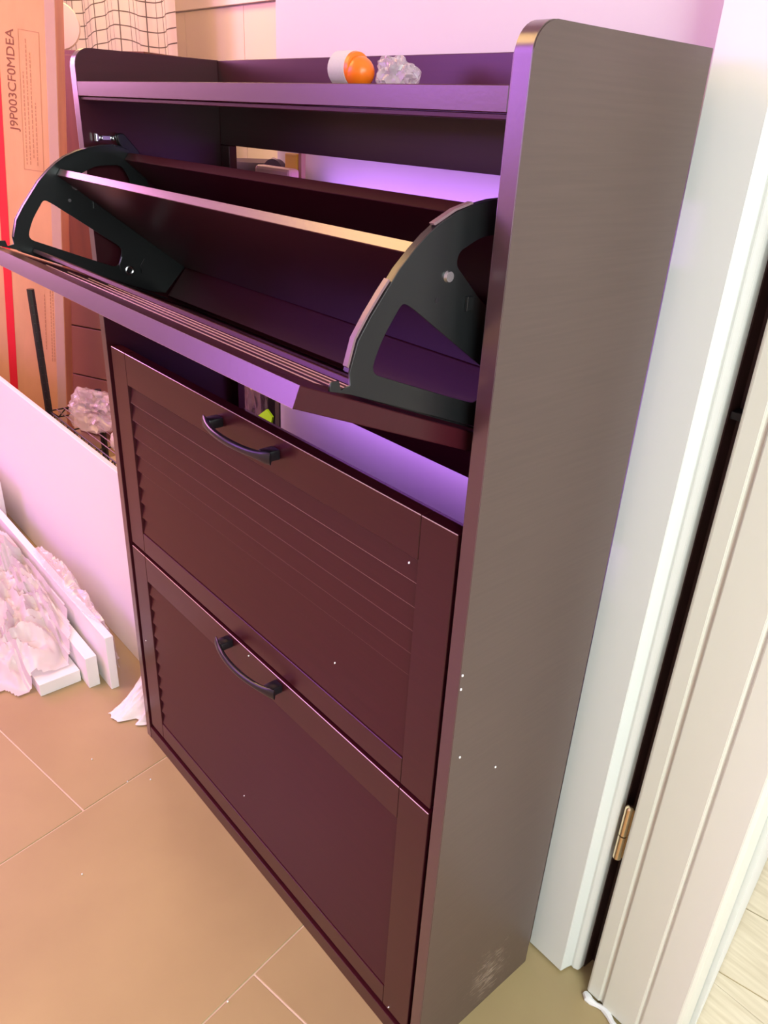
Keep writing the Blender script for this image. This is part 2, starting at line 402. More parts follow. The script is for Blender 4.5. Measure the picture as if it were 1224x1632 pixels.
eb('bottom_board', [(0.0170, 0.012), (0.0170, 0.029), (0.2150, 0.029), (0.2150, 0.012)])
eb('middle_rail', [(0.022, 0.440), (0.022, 0.456), (0.2150, 0.456), (0.2150, 0.440)])

slat_cache = {}
def flip_door(H, top_rail, bot_rail, mtx, x0=0.0245, x1=0.7755, handle=True, th=0.017, stile=0.049, nsl=None, hz_=None, hx=0.42, open_top=False):
    """louvered door: local z 0..H, front face at local y=0, back at y=th; frame mesh with slats and a handle as sub-parts"""
    bm = bmesh.new(); g = 0.0003
    box_bm(bm, x0, x0+stile-g, 0, th, 0, H, 0.0007, 1)
    box_bm(bm, x1-stile+g, x1, 0, th, 0, H, 0.0007, 1)
    if open_top:
        box_bm(bm, x0-0.0001, x1+0.0001, -0.0001, th+0.0001, H-0.0008, H+0.0006, 0.0002, 1)
    box_bm(bm, x0+stile+g, x1-stile-g, 0.0001, th, H-top_rail, H, 0.0007, 1)
    box_bm(bm, x0+stile+g, x1-stile-g, 0.0001, th, 0, bot_rail, 0.0007, 1)
    d = from_bm('flip_door', bm, WEN, cab, mats=[WEN, EDGE, LIP])
    for f in d.data.polygons:
        if f.normal.z > 0.9 and f.center.z > H-0.002 and open_top: f.material_index = 1
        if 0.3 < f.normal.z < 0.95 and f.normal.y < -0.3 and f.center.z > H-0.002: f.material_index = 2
    d.matrix_world = mtx
    z0, z1 = bot_rail, H-top_rail; n = nsl or round((z1-z0)/0.0291); ph = (z1-z0)/n
    key = round(ph, 5)
    for k in range(n):
        zb = z0 + k*ph
        if key not in slat_cache:
            bs = bmesh.new(); xa, xb = x0+stile-0.0005, x1-stile+0.0005
            sec = [(0.0014, 0.0004), (0.0066, ph+0.0020), (0.0152, ph+0.0020), (0.0100, 0.0004)]
            A = [bs.verts.new((xa, y, z)) for y, z in sec]; B = [bs.verts.new((xb, y, z)) for y, z in sec]
            bs.faces.new(A); bs.faces.new(B[::-1])
            for i in range(4): bs.faces.new((A[i], A[(i+1) % 4], B[(i+1) % 4], B[i]))
            bmesh.ops.bevel(bs, geom=[e for e in bs.edges if abs(e.verts[0].co.x-e.verts[1].co.x) > 0.1], offset=0.0012, segments=2, affect='EDGES')
            s = from_bm('slat', bs, WEN, d, mats=[WEN, LIP])
            for f in s.data.polygons:
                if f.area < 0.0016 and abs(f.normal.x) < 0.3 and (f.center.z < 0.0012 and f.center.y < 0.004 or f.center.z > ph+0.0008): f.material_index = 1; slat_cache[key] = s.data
        else: s = bpy.data.objects.new('slat', slat_cache[key]); C.objects.link(s); s.parent = d
        s.location = (0, 0, zb)
    if handle:
        zc = hz_ if hz_ else H-top_rail/2
        hb = bmesh.new(); L = 0.077; N = 24; rings = []
        for k in range(N+1):
            t = k/N*2-1
            y = -0.0165 - 0.0135*(1-t*t); x = hx + t*L
            wz = 0.0052 + 0.0052*abs(t)**6; wy = 0.0042 - 0.0012*abs(t)**4
            dy = 0.027*t/ (L*1) ; tang = Vector((1, dy*1.0/1, 0)).normalized(); nn = Vector((-tang.y, tang.x, 0))
            if abs(t) > 0.99: wz *= 0.75; wy *= 0.7
            ring = []
            for q in range(12):
                a_ = 2*math.pi*q/12
                ring.append(hb.verts.new(Vector((x, y, zc)) + nn*(wy*math.cos(a_)) + Vector((0, 0, wz*math.sin(a_)))))
            rings.append(ring)
        for k in range(N):
            for q in range(12): hb.faces.new((rings[k][q], rings[k][(q+1) % 12], rings[k+1][(q+1) % 12], rings[k+1][q]))
        hb.faces.new(rings[0]); hb.faces.new(rings[-1][::-1])
        for sx in (-1, 1):
            xc = hx + sx*0.064
            box_bm(hb, xc-0.0085, xc+0.0085, -0.0200, 0.0003, zc-0.0065, zc+0.0065, 0.002, 2)
        h = from_bm('handle', hb, BPLA, d, True); h['label'] = 'black arched bow handle'
    return d
D2 = flip_door(0.3455, 0.050, 0.037, Matrix.Translation((0, 0.003, 0.4545)) , nsl=9, hz_=0.325, hx=0.417)
D3 = flip_door(0.4075, 0.050, 0.036, Matrix.Translation((0, 0.002, 0.0400)), nsl=11, hz_=0.4075-0.012, hx=0.417)
# open door: inner face runs from (-.163,.966) inwards; local +z points to the top edge
dirz = Vector((0, -0.928, 0.373)).normalized()          # towards the top edge
H1 = 0.335
inn = Vector((0, 0.373, 0.928)).normalized()            # inner face normal (local +y)
top_in = Vector((0, -0.1640, 0.9665))
org = top_in - dirz*H1 - inn*0.017
M1 = Matrix(((1, 0, 0, 0), (0, inn.y, dirz.y, 0), (0, inn.z, dirz.z, 0), (0, 0, 0, 1))); M1 = Matrix.Translation(org) @ M1
D1 = flip_door(H1, 0.050, 0.045, M1, x0=0.020, x1=0.7660, nsl=None, handle=False, open_top=True)

# black swing brackets of the open door
outer_arc = [(-0.118, 0.958), (-0.119, 0.968), (-0.112, 0.990), (-0.101, 1.006), (-0.089, 1.021), (-0.076, 1.037), (-0.062, 1.050), (-0.050, 1.0595), (-0.038, 1.067), (-0.020, 1.0745), (-0.002, 1.079), (0.017, 1.082), (0.035, 1.083), (0.052, 1.079)]
outer = [(-0.136, 0.963), (-0.129, 0.963), (-0.127, 0.9555)] + outer_arc + [(0.066, 1.064), (0.080, 1.035), (0.098, 1.000), (0.112, 0.960), (0.132, 0.911), (0.096, 0.874), (0.072, 0.879), (0.004, 0.9045), (-0.118, 0.9515), (-0.137, 0.957)]
hole1 = round_loop([(-0.100, 0.9640), (-0.090, 0.988), (-0.071, 1.014), (-0.060, 1.008), (0.034, 0.9440), (0.024, 0.9165), (-0.010, 0.9290)], 0.010)
hole2 = round_loop([(-0.018, 1.036), (-0.016, 1.046), (0.008, 1.056), (0.044, 1.057), (0.056, 1.035), (0.052, 0.998), (0.038, 0.984)], 0.009)
def bracket(x, inner):
    br = plate('swing_bracket', outer, [hole1, hole2], 0.0020, BMET, x, cab, 0.0003)
    xi = x + 0.0020 if inner > 0 else x
    # turned rim along the curved edge
    bm = bmesh.new(); wdt = 0.006*inner
    prev = None
    for (y, z) in outer_arc[1:]:
        a1 = bm.verts.new((xi, y, z)); a2 = bm.verts.new((xi+wdt, y, z)); b2 = bm.verts.new((xi+wdt, y+0.0010, z-0.0010)); b1 = bm.verts.new((xi, y+0.0010, z-0.0010))
        if prev:
            for i in range(4): bm.faces.new((prev[i], prev[(i+1) % 4], (a1, a2, b2, b1)[(i+1) % 4], (a1, a2, b2, b1)[i]))
        prev = (a1, a2, b2, b1)
    from_bm('rim', bm, BMET, br, True)
    # foot flange against the door
    bboard('flange', min(xi, xi+0.016*inner), max(xi, xi+0.016*inner), strip_sec((-0.116, 0.9500), (0.092, 0.8668), -0.0016), BMET, br)
    out = -inner
    for (y, z, r) in ((-0.0255, 1.0285, 0.0048),) :
        s = bmesh.new(); xc = xi - 0.002*0 + (0.0018*(-1 if x > 0.5 else 1))
        xo = x + 0.0020 if x > 0.5 else x
        bmesh.ops.create_cone(s, cap_ends=True, segments=20, radius1=r, radius2=r*0.82, depth=0.0022, matrix=Matrix.Translation(((x+0.0031) if x > 0.5 else (x+0.0031), y, z)) @ Matrix.Rotation(math.pi/2, 4, 'Y'))
        so_ = from_bm('screw', s, STEEL, br, True); so_['label'] = 'round steel screw head'
    # small rivet hole and slot
    s = bmesh.new(); bmesh.ops.create_cone(s, cap_ends=True, segments=14, radius1=0.0022, radius2=0.0022, depth=0.0006, matrix=Matrix.Translation((x+0.0021, -0.036, 1.0115)) @ Matrix.Rotation(math.pi/2, 4, 'Y'))
    from_bm('rivet', s, STEEL if x < 0.5 else BPLA, br, True)
    sl = box('slot_tab', x+0.0021, x+0.0050, -0.0045, 0.0030, 1.0005, 1.0115, BMET, br, 0.0004)
    sl.data.transform(Matrix.Translation((0, 0, 0)))
    return br
bL = bracket(0.0330, 1); bR = bracket(0.7620, -1)
# pivot screw (large cup washer) on the left bracket and embossed ridges
def ring(name, cx, cy, cz, R_, r_, m, parent):
    cu = [(cx, cy + R_*math.cos(2*math.pi*k/24), cz + R_*math.sin(2*math.pi*k/24)) for k in range(24)]
    return tube(name, cu, r_, m, parent, cyclic=True)
rg = ring('pivot_washer', 0.0365, 0.0400, 0.9125, 0.0052, 0.0022, STEEL, bL)
s = bmesh.new(); bmesh.ops.create_cone(s, cap_ends=True, segments=18, radius1=0.0040, radius2=0.0032, depth=0.003, matrix=Matrix.Translation((0.0362, 0.0400, 0.9125)) @ Matrix.Rotation(math.pi/2, 4, 'Y'))
from_bm('pivot_bolt', s, BPLA, bL, True)
for (y, z, dy, dz) in ((0.027, 0.922, 0.004, 0.020), (0.060, 0.917, 0.006, 0.020)):
    tube('ridge', [(0.0352, y, z-dz/2), (0.0362, y-dy*0.3, z), (0.0352, y+dy, z+dz/2)], 0.0012, BMET, bL)
# foam pads on the rim of the right bracket
def pad(x, pts):
    bm = bmesh.new(); prev = None
    for (y, z) in pts:
        q = [bm.verts.new((x-0.0045, y-0.0006, z+0.0006)), bm.verts.new((x+0.0005, y-0.0006, z+0.0006)), bm.verts.new((x+0.0005, y-0.0022, z+0.0020)), bm.verts.new((x-0.0045, y-0.0022, z+0.0020))]
        if prev:
            for i in range(4): bm.faces.new((prev[i], prev[(i+1) % 4], q[(i+1) % 4], q[i]))
        else: bm.faces.new(q)
        prev = q
    bm.faces.new(prev[::-1])
    o = from_bm('bumper_pad', bm, mat('mauve_pad', (0.22, 0.13, 0.15), 0.35), bR, True); o['label'] = 'soft mauve bumper strip'
pad(0.7615, [(-0.118, 0.970), (-0.112, 0.990), (-0.101, 1.006), (-0.089, 1.021), (-0.082, 1.029)])
pad(0.7615, [(-0.041, 1.065), (-0.020, 1.0745), (-0.002, 1.079)])
# inner boards of the open compartment
bx0, bx1 = 0.0365, 0.7610
bboard('divider_board', bx0, bx1, strip_sec((-0.050, 1.0440), (0.1300, 0.9104), -0.0100), WEN, cab, edge=EDGE)
bboard('rear_board', bx0, bx1, strip_sec((0.0480, 1.0640), (0.1730, 0.9600), -0.0120), WEN, cab)
bboard('inner_bottom', bx0, bx1, [(0.0975, 0.8705), (0.1660, 0.9485), (0.1760, 0.9395), (0.1090, 0.8655)], WEN, cab)
# aluminium-like rim line lying on the door back
bboard('inner_rail', bx0, bx1, strip_sec((-0.0960, 0.9465), (-0.0840, 0.9417), -0.0050), WEN, cab, edge=None)
# catch plate and black lever on the left side panel
cp = box('catch_plate', T+0.0002, T+0.0028, 0.0160, 0.0440, 1.0875, 1.0935, STEEL, cab, 0.0006)
box('catch_stop', T+0.0030, T+0.0110, 0.0145, 0.0175, 1.0860, 1.0960, STEEL, cp, 0.0006)
for yy in (0.024, 0.040): ring('screw', T+0.0036, yy, 1.0905, 0.0018, 0.0009, STEEL, cp)
plate('lever_arm', round_loop([(0.044, 1.0955), (0.053, 1.0965), (0.075, 1.072), (0.068, 1.066), (0.047, 1.083)], 0.004), [], 0.010, BMET, T+0.003, cab, 0.001)

# ------------------------------------------------------------------ on top of the cabinet
bt = thing('glue_bottle', 'small white ribbed bottle with round orange cap lying on cabinet shelf', 'bottle', (0.484, 0.120, 1.1587)); bt.scale = (0.84, 0.84, 0.84)
ax = Vector((-0.99, -0.02, 0)).normalized()
def lathe(name, prof, m, parent, axis, loc, seg=28):
    bm = bmesh.new(); rings = []
    q = axis.to_track_quat('Z', 'Y').to_matrix()
    for (h, r) in prof:
        rings.append([bm.verts.new(q @ Vector((r*math.cos(2*math.pi*k/seg), r*math.sin(2*math.pi*k/seg), h)) + Vector(loc)) for k in range(seg)])
    for i in range(len(rings)-1):
        for k in range(seg): bm.faces.new((rings[i][k], rings[i][(k+1) % seg], rings[i+1][(k+1) % seg], rings[i+1][k]))
    bm.faces.new(rings[0]); bm.faces.new(rings[-1][::-1])
    return from_bm(name, bm, m, parent, True)
def sph(R_, h0, n=9, full=math.pi/2): return [(h0 - R_*math.cos(full*k/n), max(0.0004, R_*math.sin(full*k/n))) for k in range(n+1)]
lathe('cap', [(0.018-0.0185*math.cos(math.pi*0.5*k/9), max(0.0004, 0.0178*math.sin(math.pi*0.5*k/9))) for k in range(10)] + [(0.024, 0.0176)], ORANGE, bt, ax, (0.010, -0.006, 0.0190))
body = [(0.0245, 0.0168)]
for k in range(24): body.append((0.026+k*0.0013, 0.0196 + (0.0007 if k % 2 else 0)))
body += [(0.060, 0.0175), (0.066, 0.012), (0.068, 0.004)]
lathe('body', body, WPL, bt, ax, (0.010, -0.006, 0.0224))
lathe('collar', [(0.0200, 0.0170), (0.0205, 0.0186), (0.0265, 0.0196), (0.027, 0.0180)], ORANGE, bt, ax, (0.010, -0.006, 0.0224))
pl = crumple('plastic_bag', CLEARF, 0.524, 0.125, 1.1590, 0.024, 0.016, 0.0190, 5, sub=4, sharp=0.7)
tag(pl, 'small crumpled clear plastic bag beside the orange-capped bottle', 'plastic bag')

# ------------------------------------------------------------------ white boards on the floor, left
wb = box('white_board', -1.75, -0.012, 0.0880, 0.1000, 0.0, 0.472, FOAMW, None, 0.0015)
tag(wb, 'large glossy white board standing on edge left of the cabinet', 'board')
WG = 'white wooden furniture strips on the floor'
def wstrip(x0, x1, y0, y1, z0, z1, label, hole=None):
    o = box('wooden_strip', x0, x1, y0, y1, z0, z1, FOAMW, None, 0.0012); tag(o, label, 'board', WG)
    if hole:
        bm = bmesh.new(); bmesh.ops.create_cone(bm, cap_ends=True, segments=14, radius1=0.0035, radius2=0.0035, depth=0.0008, matrix=Matrix.Translation((*hole, z1+0.0003)))
        from_bm('screw_hole', bm, mat('hole_dark', (0.25, 0.18, 0.17), 0.8), o)
    return o
wstrip(-1.20, -0.170, -0.001, 0.0165, 0.0, 0.135, 'tall thin white strip on edge nearest the white board')
wstrip(-1.05, -0.2025, -0.0370, -0.0125, 0.0, 0.078, 'middle white strip on edge between flat piece and tall strip')
wstrip(-0.95, -0.2375, -0.1275, -0.0405, 0.0, 0.030, 'flat white piece with a small screw hole in its top', (-0.285, -0.085))
wstrip(-1.30, -0.66, -0.0400, -0.018, 0.0785, 0.125, 'short white strip stacked on the middle strip, half under film')
wstrip(-1.50, -0.95, 0.0200, 0.0420, 0.0, 0.190, 'far upright white strip behind the others, grey end showing')
STR = [(-1.20, -0.170, -0.001, 0.0165, 0.135), (-1.05, -0.2025, -0.0370, -0.0125, 0.078), (-0.95, -0.2375, -0.1275, -0.0405, 0.030), (-1.30, -0.66, -0.0400, -0.018, 0.125), (-1.50, -0.95, 0.02, 0.042, 0.19), (-1.75, -0.012, 0.088, 0.100, 0.0)]
def support(x, y, mg=0.006):
    h = 0.0
    for (x0, x1, y0, y1, z1) in STR:
        if x0-mg < x < x1+mg and y0-mg < y < y1+mg: h = max(h, z1)
    return h
def drape(name, m, x0, x1, y0, y1, nx, ny, seed, lift, fold, label, cat='packing film', dome=0.0):
    """thin film lying in folds over whatever stands on the floor beneath it"""
    bm = bmesh.new(); gr = []; raw = {}
    for i in range(nx+1):
        for j in range(ny+1):
            x = x0 + (x1-x0)*i/nx; y = y0 + (y1-y0)*j/ny; h = 0
            for dx in (-2, -1, 0, 1, 2):
                for dy in (-2, -1, 0, 1, 2):
                    h = max(h, support(x+dx*0.008, y+dy*0.008) - 0.05*(abs(dx)+abs(dy)) *0.5)
            raw[i, j] = (x, y, h)
    for i in range(nx+1):
        row = []
        for j in range(ny+1):
            x, y, h = raw[i, j]; u, v = i/nx*2-1, j/ny*2-1
            q = Vector((x*9, y*14, seed)); wv = noise.noise(q*0.7)
            r1 = 1-abs(noise.noise(Vector((x*16 + wv*1.5, y*26, seed+3))))*2.2
            r2 = 1-abs(noise.noise(Vector((x*38 + y*20, y*44 - x*15, seed+7))))*2.2
            e = max(0.0, 1-(u*u+v*v)**1.5*0.9)
            z = h + lift + e*(dome + fold*max(0, r1) + fold*0.40*max(0, r2))
            bx = 0.020*noise.noise(Vector((x*11, y*11, seed+20))); by = 0.020*noise.noise(Vector((x*11, y*11, seed+40)))
            if (u*u*u*u+v*v*v*v) > 1.15 + 0.7*noise.noise(Vector((u*2.5, v*2.5, seed))): row.append(None)
            else: row.append(bm.verts.new((x+bx*e, y+by*e, z)))
        gr.append(row)
    for i in range(nx):
        for j in range(ny):
            q = [gr[i][j], gr[i+1][j], gr[i+1][j+1], gr[i][j+1]]
            if all(q): bm.faces.new(q)
    for v in [v for v in bm.verts if not v.link_faces]: bm.verts.remove(v)
    bmesh.ops.recalc_face_normals(bm, faces=bm.faces)
    bmesh.ops.solidify(bm, geom=list(bm.faces), thickness=-0.0004)
    o = from_bm(name, bm, m, None, True); tag(o, label, cat); return o
drape('packing_film', SHEER, -0.85, -0.262, -0.215, -0.009, 110, 60, 4.0, 0.0045, 0.034, 'big crumpled heap of thin white packing film over the strips', dome=0.035)
drape('packing_film', CLEARF, -0.62, -0.225, -0.004, 0.058, 80, 24, 11.0, 0.0060, 0.022, 'clear film draped over the tops of the two upright strips', dome=0.010)
def sheet(name, m, P, nx, ny, thick, seed, amp):
    """P(u,v)->Vector; folded sheet with thickness"""
    bm = bmesh.new(); gr = []
    for i in range(nx+1):
        row = []
        for j in range(ny+1):
            q = P(i/nx, j/ny); n_ = noise.noise(Vector((i*0.35+seed, j*0.35, seed)))
            row.append(bm.verts.new(q + Vector((0, -1, 0.15))*n_*amp))
        gr.append(row)
    for i in range(nx):
        for j in range(ny): bm.faces.new((gr[i][j], gr[i+1][j], gr[i+1][j+1], gr[i][j+1]))
    bmesh.ops.recalc_face_normals(bm, faces=bm.faces)
    bmesh.ops.solidify(bm, geom=list(bm.faces), thickness=thick)
    return from_bm(name, bm, m, None, True)
def foot(u, v):
    zt = 0.085; e = (1-v)
    x = -0.078 + 0.062*u + v*(-0.022 + 0.018*u)
    y = 0.040*e**0.8 + (0.012 - 0.062*(1-u)**0.9 + 0.010*math.sin(u*11+0.6))*v
    z = zt*e**1.35 + 0.0035 + 0.004*abs(math.sin(u*14))*e
    q = Vector((x, y + 0.0050*math.sin(u*19 + v*1.5)*(0.25+v*0.6), z)); return q
sh = sheet('foam_sheet', FABW, foot, 40, 24, 0.0010, 2.5, 0.0035)
tag(sh, 'crumpled white foam sheet tucked at the cabinet foot', 'packing sheet')
def veil(u, v):
    return Vector((-0.120 + 0.108*u + 0.01*math.sin(v*5), 0.066 + 0.006*math.sin(u*15+v*3) - 0.02*v*(1-u), 0.205*(1-v)+0.004))
vl = sheet('hanging_film', CLEARF, veil, 30, 20, 0.0005, 6.5, 0.006)
tag(vl, 'thin clear film hanging between white board and cabinet side', 'packing film')

# ------------------------------------------------------------------ wire rack
rk = thing('wire_rack', 'low black wire shelf rack with slotted post beside cardboard box', 'rack', (-0.76, 0.33, 0))
rk_off = Vector((-0.76, 0.33, 0)); zs = 0.300; xl, xr, yf, yb = -1.130, -0.52, 0.255, 0.410
def L(v): return Vector(v) - rk_off
for (x, y) in ((xl, yf), (xr, yf), (xl, yb), (xr, yb)):
    pz = 0.66 if (x, y) == (xl, yf) else (0.34)
    po = tube('post', [L((x, y, 0)), L((x, y, pz))], 0.0105, BMET, rk)
    if (x, y) == (xl, yf):
        for zz in [0.315+0.025*k for k in range(13)]: wires('groove_ring', [(L((x, y, zz)), L((x, y, zz+0.001)))], 0.0109, mat('notch_grey', (0.12, 0.10, 0.11), 0.4, metal=0.6), po)
for z_ in (zs, ):
    segs = []
    for y in (yf, yb):
        for z in (z_, z_-0.024): segs.append((L((xl, y, z)), L((xr, y, z))))
        n = 24
        for k in range(n):
            xa = xl + (xr-xl)*k/n; xb = xl + (xr-xl)*(k+1)/n
            segs.append((L((xa, y, z_-(0.024 if k % 2 else 0))), L((xb, y, z_-(0 if k % 2 else 0.024)))))
    for x in (xl, xr):
        for z in (z_, z_-0.024): segs.append((L((x, yf, z)), L((x, yb, z))))
        for k in range(6):
            ya = yf + (yb-yf)*k/6; y2 = yf + (yb-yf)*(k+1)/6
            segs.append((L((x, ya, z_-(0.024 if k % 2 else 0))), L((x, y2, z_-(0 if k % 2 else 0.024)))))
    for x in (-0.95, -0.77, -0.59): segs.append((L((x, yf, z_-0.003)), L((x, yb, z_-0.003))))
    wires('shelf_frame', segs, 0.0022, BMET, rk)
    wires('shelf_wire', [(L((xl, yf + (yb-yf)*k/7, z_+0.002)), L((xr, yf + (yb-yf)*k/7, z_+0.002))) for k in range(1, 7)], 0.0016, mat('grey_wire', (0.25, 0.18, 0.18), 0.35, metal=0.5), rk)
c1 = crumple('plastic_bag', CLEARF, -0.955, 0.330, zs+0.0036, 0.105, 0.060, 0.060, 12, sub=4, sharp=0.8)
tag(c1, 'crinkled clear plastic bag lying on the wire rack', 'plastic bag')
c2 = crumple('plastic_bag', SHEER, -0.700, 0.330, zs+0.0036, 0.075, 0.050, 0.040, 15, sub=4, sharp=0.6)
tag(c2, 'small whitish plastic bag on the rack nearest the cabinet', 'plastic bag')

# ------------------------------------------------------------------ big cardboard box, leaning back
bxn = math.atan2(0.85, 0.5)
cb = thing('cardboard_box', 'tall brown cardboard box with red tape leaning behind the rack', 'box', (-1.46, 0.43, 0))
# local frame: +x runs along the visible face from its left edge to its right edge, -y faces the camera
cbM = Matrix.Translation((-1.46, 0.43, 0)) @ Matrix.Rotation(bxn, 4, 'Z') @ Matrix.Rotation(math.radians(5.8), 4, 'Y')
cb.matrix_world = cbM
bw, bd, bh = 0.375, 0.13, 1.62
def flat(name, x0, x1, z0, z1, m, parent, y=-0.0004): return box(name, x0, x1, y-0.0004, y, z0, z1, m, parent, 0)
car = box('carton', -bw, -0.028, 0, bd, 0.004, bh, CARD, cb, 0.004)
rt = flat('red_tape', -0.208, -0.184, 0.006, bh-0.006, RED, cb); rt['label'] = 'red tape stripe'
cd = text('printed_code', 'J9P003CF0MDEA', 0.066, INK, cb)
wdt = max(v.co.x for v in cd.data.vertices)
cd.data.transform(Matrix.Translation((-0.102, -0.0008, 0.985)) @ Matrix.Rotation(math.pi/2, 4, 'Z').to_3x3().to_4x4() if False else Matrix.Identity(4))
# text runs upward along the box: local text x -> box z, text y -> box -x
sc = 0.262/wdt
cd.data.transform(Matrix.Translation((-0.143, -0.0009, 1.040)) @ Matrix(((0, -sc*0.85, 0, 0), (0, 0, 1, 0), (sc, 0, 0, 0), (0, 0, 0, 1))))
cd['label'] = 'brown printed serial code running up the box'
fr = bmesh.new()
for (x0_, x1_, z0_, z1_) in ((-0.131, -0.1298, 0.935, 1.305), (-0.076, -0.0748, 0.935, 1.305), (-0.131, -0.0748, 0.935, 0.9362), (-0.131, -0.0748, 1.3038, 1.305)):
    box_bm(fr, x0_, x1_, -0.0008, -0.0004, z0_, z1_)
rr = random.Random(3)
for xc, za, zb in ((-0.122, 0.95, 1.20), (-0.112, 0.95, 1.28), (-0.102, 0.97, 1.25), (-0.092, 0.95, 1.12)):
    z = za
    while z < zb:
        l_ = rr.uniform(0.004, 0.012); box_bm(fr, xc-0.0012, xc+0.0012, -0.0008, -0.0004, z, z+l_); z += l_ + 0.0035
pf = from_bm('printed_panel', fr, INK2, cb); pf['kind'] = 'stuff'
fr = bmesh.new()
for xc, za, zb in ((-0.088, 0.38, 0.56), (-0.070, 0.34, 0.62), (-0.063, 0.34, 0.62)):
    z = za
    while z < zb:
        l_ = rr.uniform(0.004, 0.012); box_bm(fr, xc-0.0012, xc+0.0012, -0.0008, -0.0004, z, z+l_); z += l_ + 0.0035
pf = from_bm('printed_panel', fr, INK2, cb); pf['kind'] = 'stuff'
tape = flat('clear_tape', -0.058, -0.0305, 0.02, bh-0.01, mat('clear_tape', (0.85, 0.60, 0.55), 0.15, spec=0.9, alpha=0.55), cb)

# ------------------------------------------------------------------ kitchen furniture behind
aw = math.radians(24)
def frame(x, y, a_): return Matrix.Translation((x, y, 0)) @ Matrix.Rotation(a_, 4, 'Z')
wc = thing('wooden_cabinet', 'tall orange-brown wooden cabinet behind cardboard box', 'cabinet'); wc.matrix_world = frame(-2.05, 0.62, aw)
box('body', 0.0, 0.56, 0.0, 0.20, 0.0, 1.290, BROWN, wc, 0.002)
box('door', 0.012, 0.275, -0.016, -0.001, 0.05, 1.275, BROWN, wc, 0.002)
box('door', 0.280, 0.548, -0.016, -0.001, 0.05, 1.275, BROWN, wc, 0.002)
lc = thing('drawer_cabinet', 'low rosy brown drawer cabinet behind the wire rack', 'cabinet'); lc.matrix_world = frame(-1.68, 0.53, aw)
box('body', 0.0, 0.80, 0.0, 0.18, 0.0, 0.620, PBROWN, lc, 0.002)
for k, (z0_, z1_) in enumerate(((0.03, 0.235), (0.240, 0.418), (0.423, 0.605))):
    dr = box('drawer', 0.006, 0.794, -0.016, -0.001, z0_, z1_, PBROWN, lc, 0.002)
sb = thing('small_carton', 'small open cardboard carton on the low drawer cabinet', 'box'); sb.matrix_world = Matrix.Translation((0, 0, 0)) @ frame(-1.575, 0.635, aw) @ Matrix.Translation((0, 0, 0.6205))
bm = bmesh.new()
for (x0_, x1_, y0_, y1_, z0_, z1_) in ((0, .30, 0, .004, 0, .15), (0, .30, .086, .09, 0, .15), (0, .004, .004, .086, 0, .15), (.296, .30, .004, .086, 0, .15), (.004, .296, .004, .086, 0, .004)):
    box_bm(bm, x0_, x1_, y0_, y1_, z0_, z1_)
from_bm('carton', bm, CARD, sb)
for k in (0, 1):
    fl = box('flap', 0.005, 0.295, -0.004, 0.0, 0.0, 0.07, CARD, sb, 0.0005)
    fl.location = (0, 0.0 if k == 0 else 0.092, 0.151); fl.rotation_euler = (math.radians(50 if k == 0 else -35), 0, 0)

# curtain
bm = bmesh.new(); uvl = bm.loops.layers.uv.new('UVMap'); gr = []; nx, nz = 140, 14
cx0, cx1, cyy, cz0, cz1 = -3.02, -1.91, 1.16, 0.86, 1.95
for i in range(nx+1):
    row = []
    for j in range(nz+1):
        u = i/nx; v = j/nz; x = cx0 + (cx1-cx0)*u + 0.05*(1-v)*(u-0.5)
        y = cyy + 0.012*math.sin(u*30 + 1.2*math.sin(v*2)) + 0.004*math.sin(u*63+v)
        row.append((bm.verts.new((x, y, cz0 + (cz1-cz0)*v - 0.02*math.sin(u*9))), (u*19.0, v*22)))
    gr.append(row)
for i in range(nx):
    for j in range(nz):
        q = (gr[i][j], gr[i+1][j], gr[i+1][j+1], gr[i][j+1]); f = bm.faces.new([k[0] for k in q])
        for lp, k in zip(f.loops, q): lp[uvl].uv = k[1]
bmesh.ops.solidify(bm, geom=list(bm.faces), thickness=0.0015)
cu_ = from_bm('curtain', bm, CURT, None, True); tag(cu_, 'cream linen curtain with dark grid checks hanging behind the box', 'curtain')
rod = tube('curtain_rod', [(-3.1, 1.16, 1.955), (-1.85, 1.16, 1.955)], 0.009, STEEL, cu_)
rod.parent = cu_
# round white lid standing on the wooden cabinet
rl = thing('serving_dish', 'white round dish propped between box and curtain', 'dish', (-1.985, 0.745, 1.2905))
lathe('disc', [(-0.008, 0.055), (-0.006, 0.072), (0.0, 0.078), (0.006, 0.074), (0.008, 0.050), (0.008, 0.001)], mat('cream_plastic', (0.85, 0.78, 0.62), 0.4), rl, Vector((0.9, -0.45, 0.12)).normalized(), (0, 0, 0.078))

# ------------------------------------------------------------------ black utility rack behind the cabinet, seen through the slots
ur = thing('black_trolley', 'black storage trolley behind the cabinet, seen through the slots', 'trolley', (-0.20, 0.40, 0))
def U(x0, x1, y0, y1, z0, z1, n, m=BPLA, bev=0.003):
    return box(n, x0+0.20, x1+0.20, y0-0.40, y1-0.40, z0, z1, m, ur, bev)
U(-0.42, 0.040, 0.300, 0.55, 0.02, 0.05, 'shelf'); U(-0.42, 0.040, 0.300, 0.55, 0.52, 0.55, 'shelf'); U(-0.42, 0.040, 0.300, 0.55, 1.005, 1.030, 'shelf')
U(-0.42, 0.040, 0.352, 0.360, 0.05, 0.95, 'back_plate')
for (x, y) in ((-0.415, 0.305), (0.020, 0.305), (-0.415, 0.518), (0.020, 0.518)): U(x, x+0.015, y, y+0.015, 0.0, 1.005, 'post', bev=0.001)
U(0.040, 0.185, 0.2400, 0.2980, 1.005, 1.024, 'side_ledge')
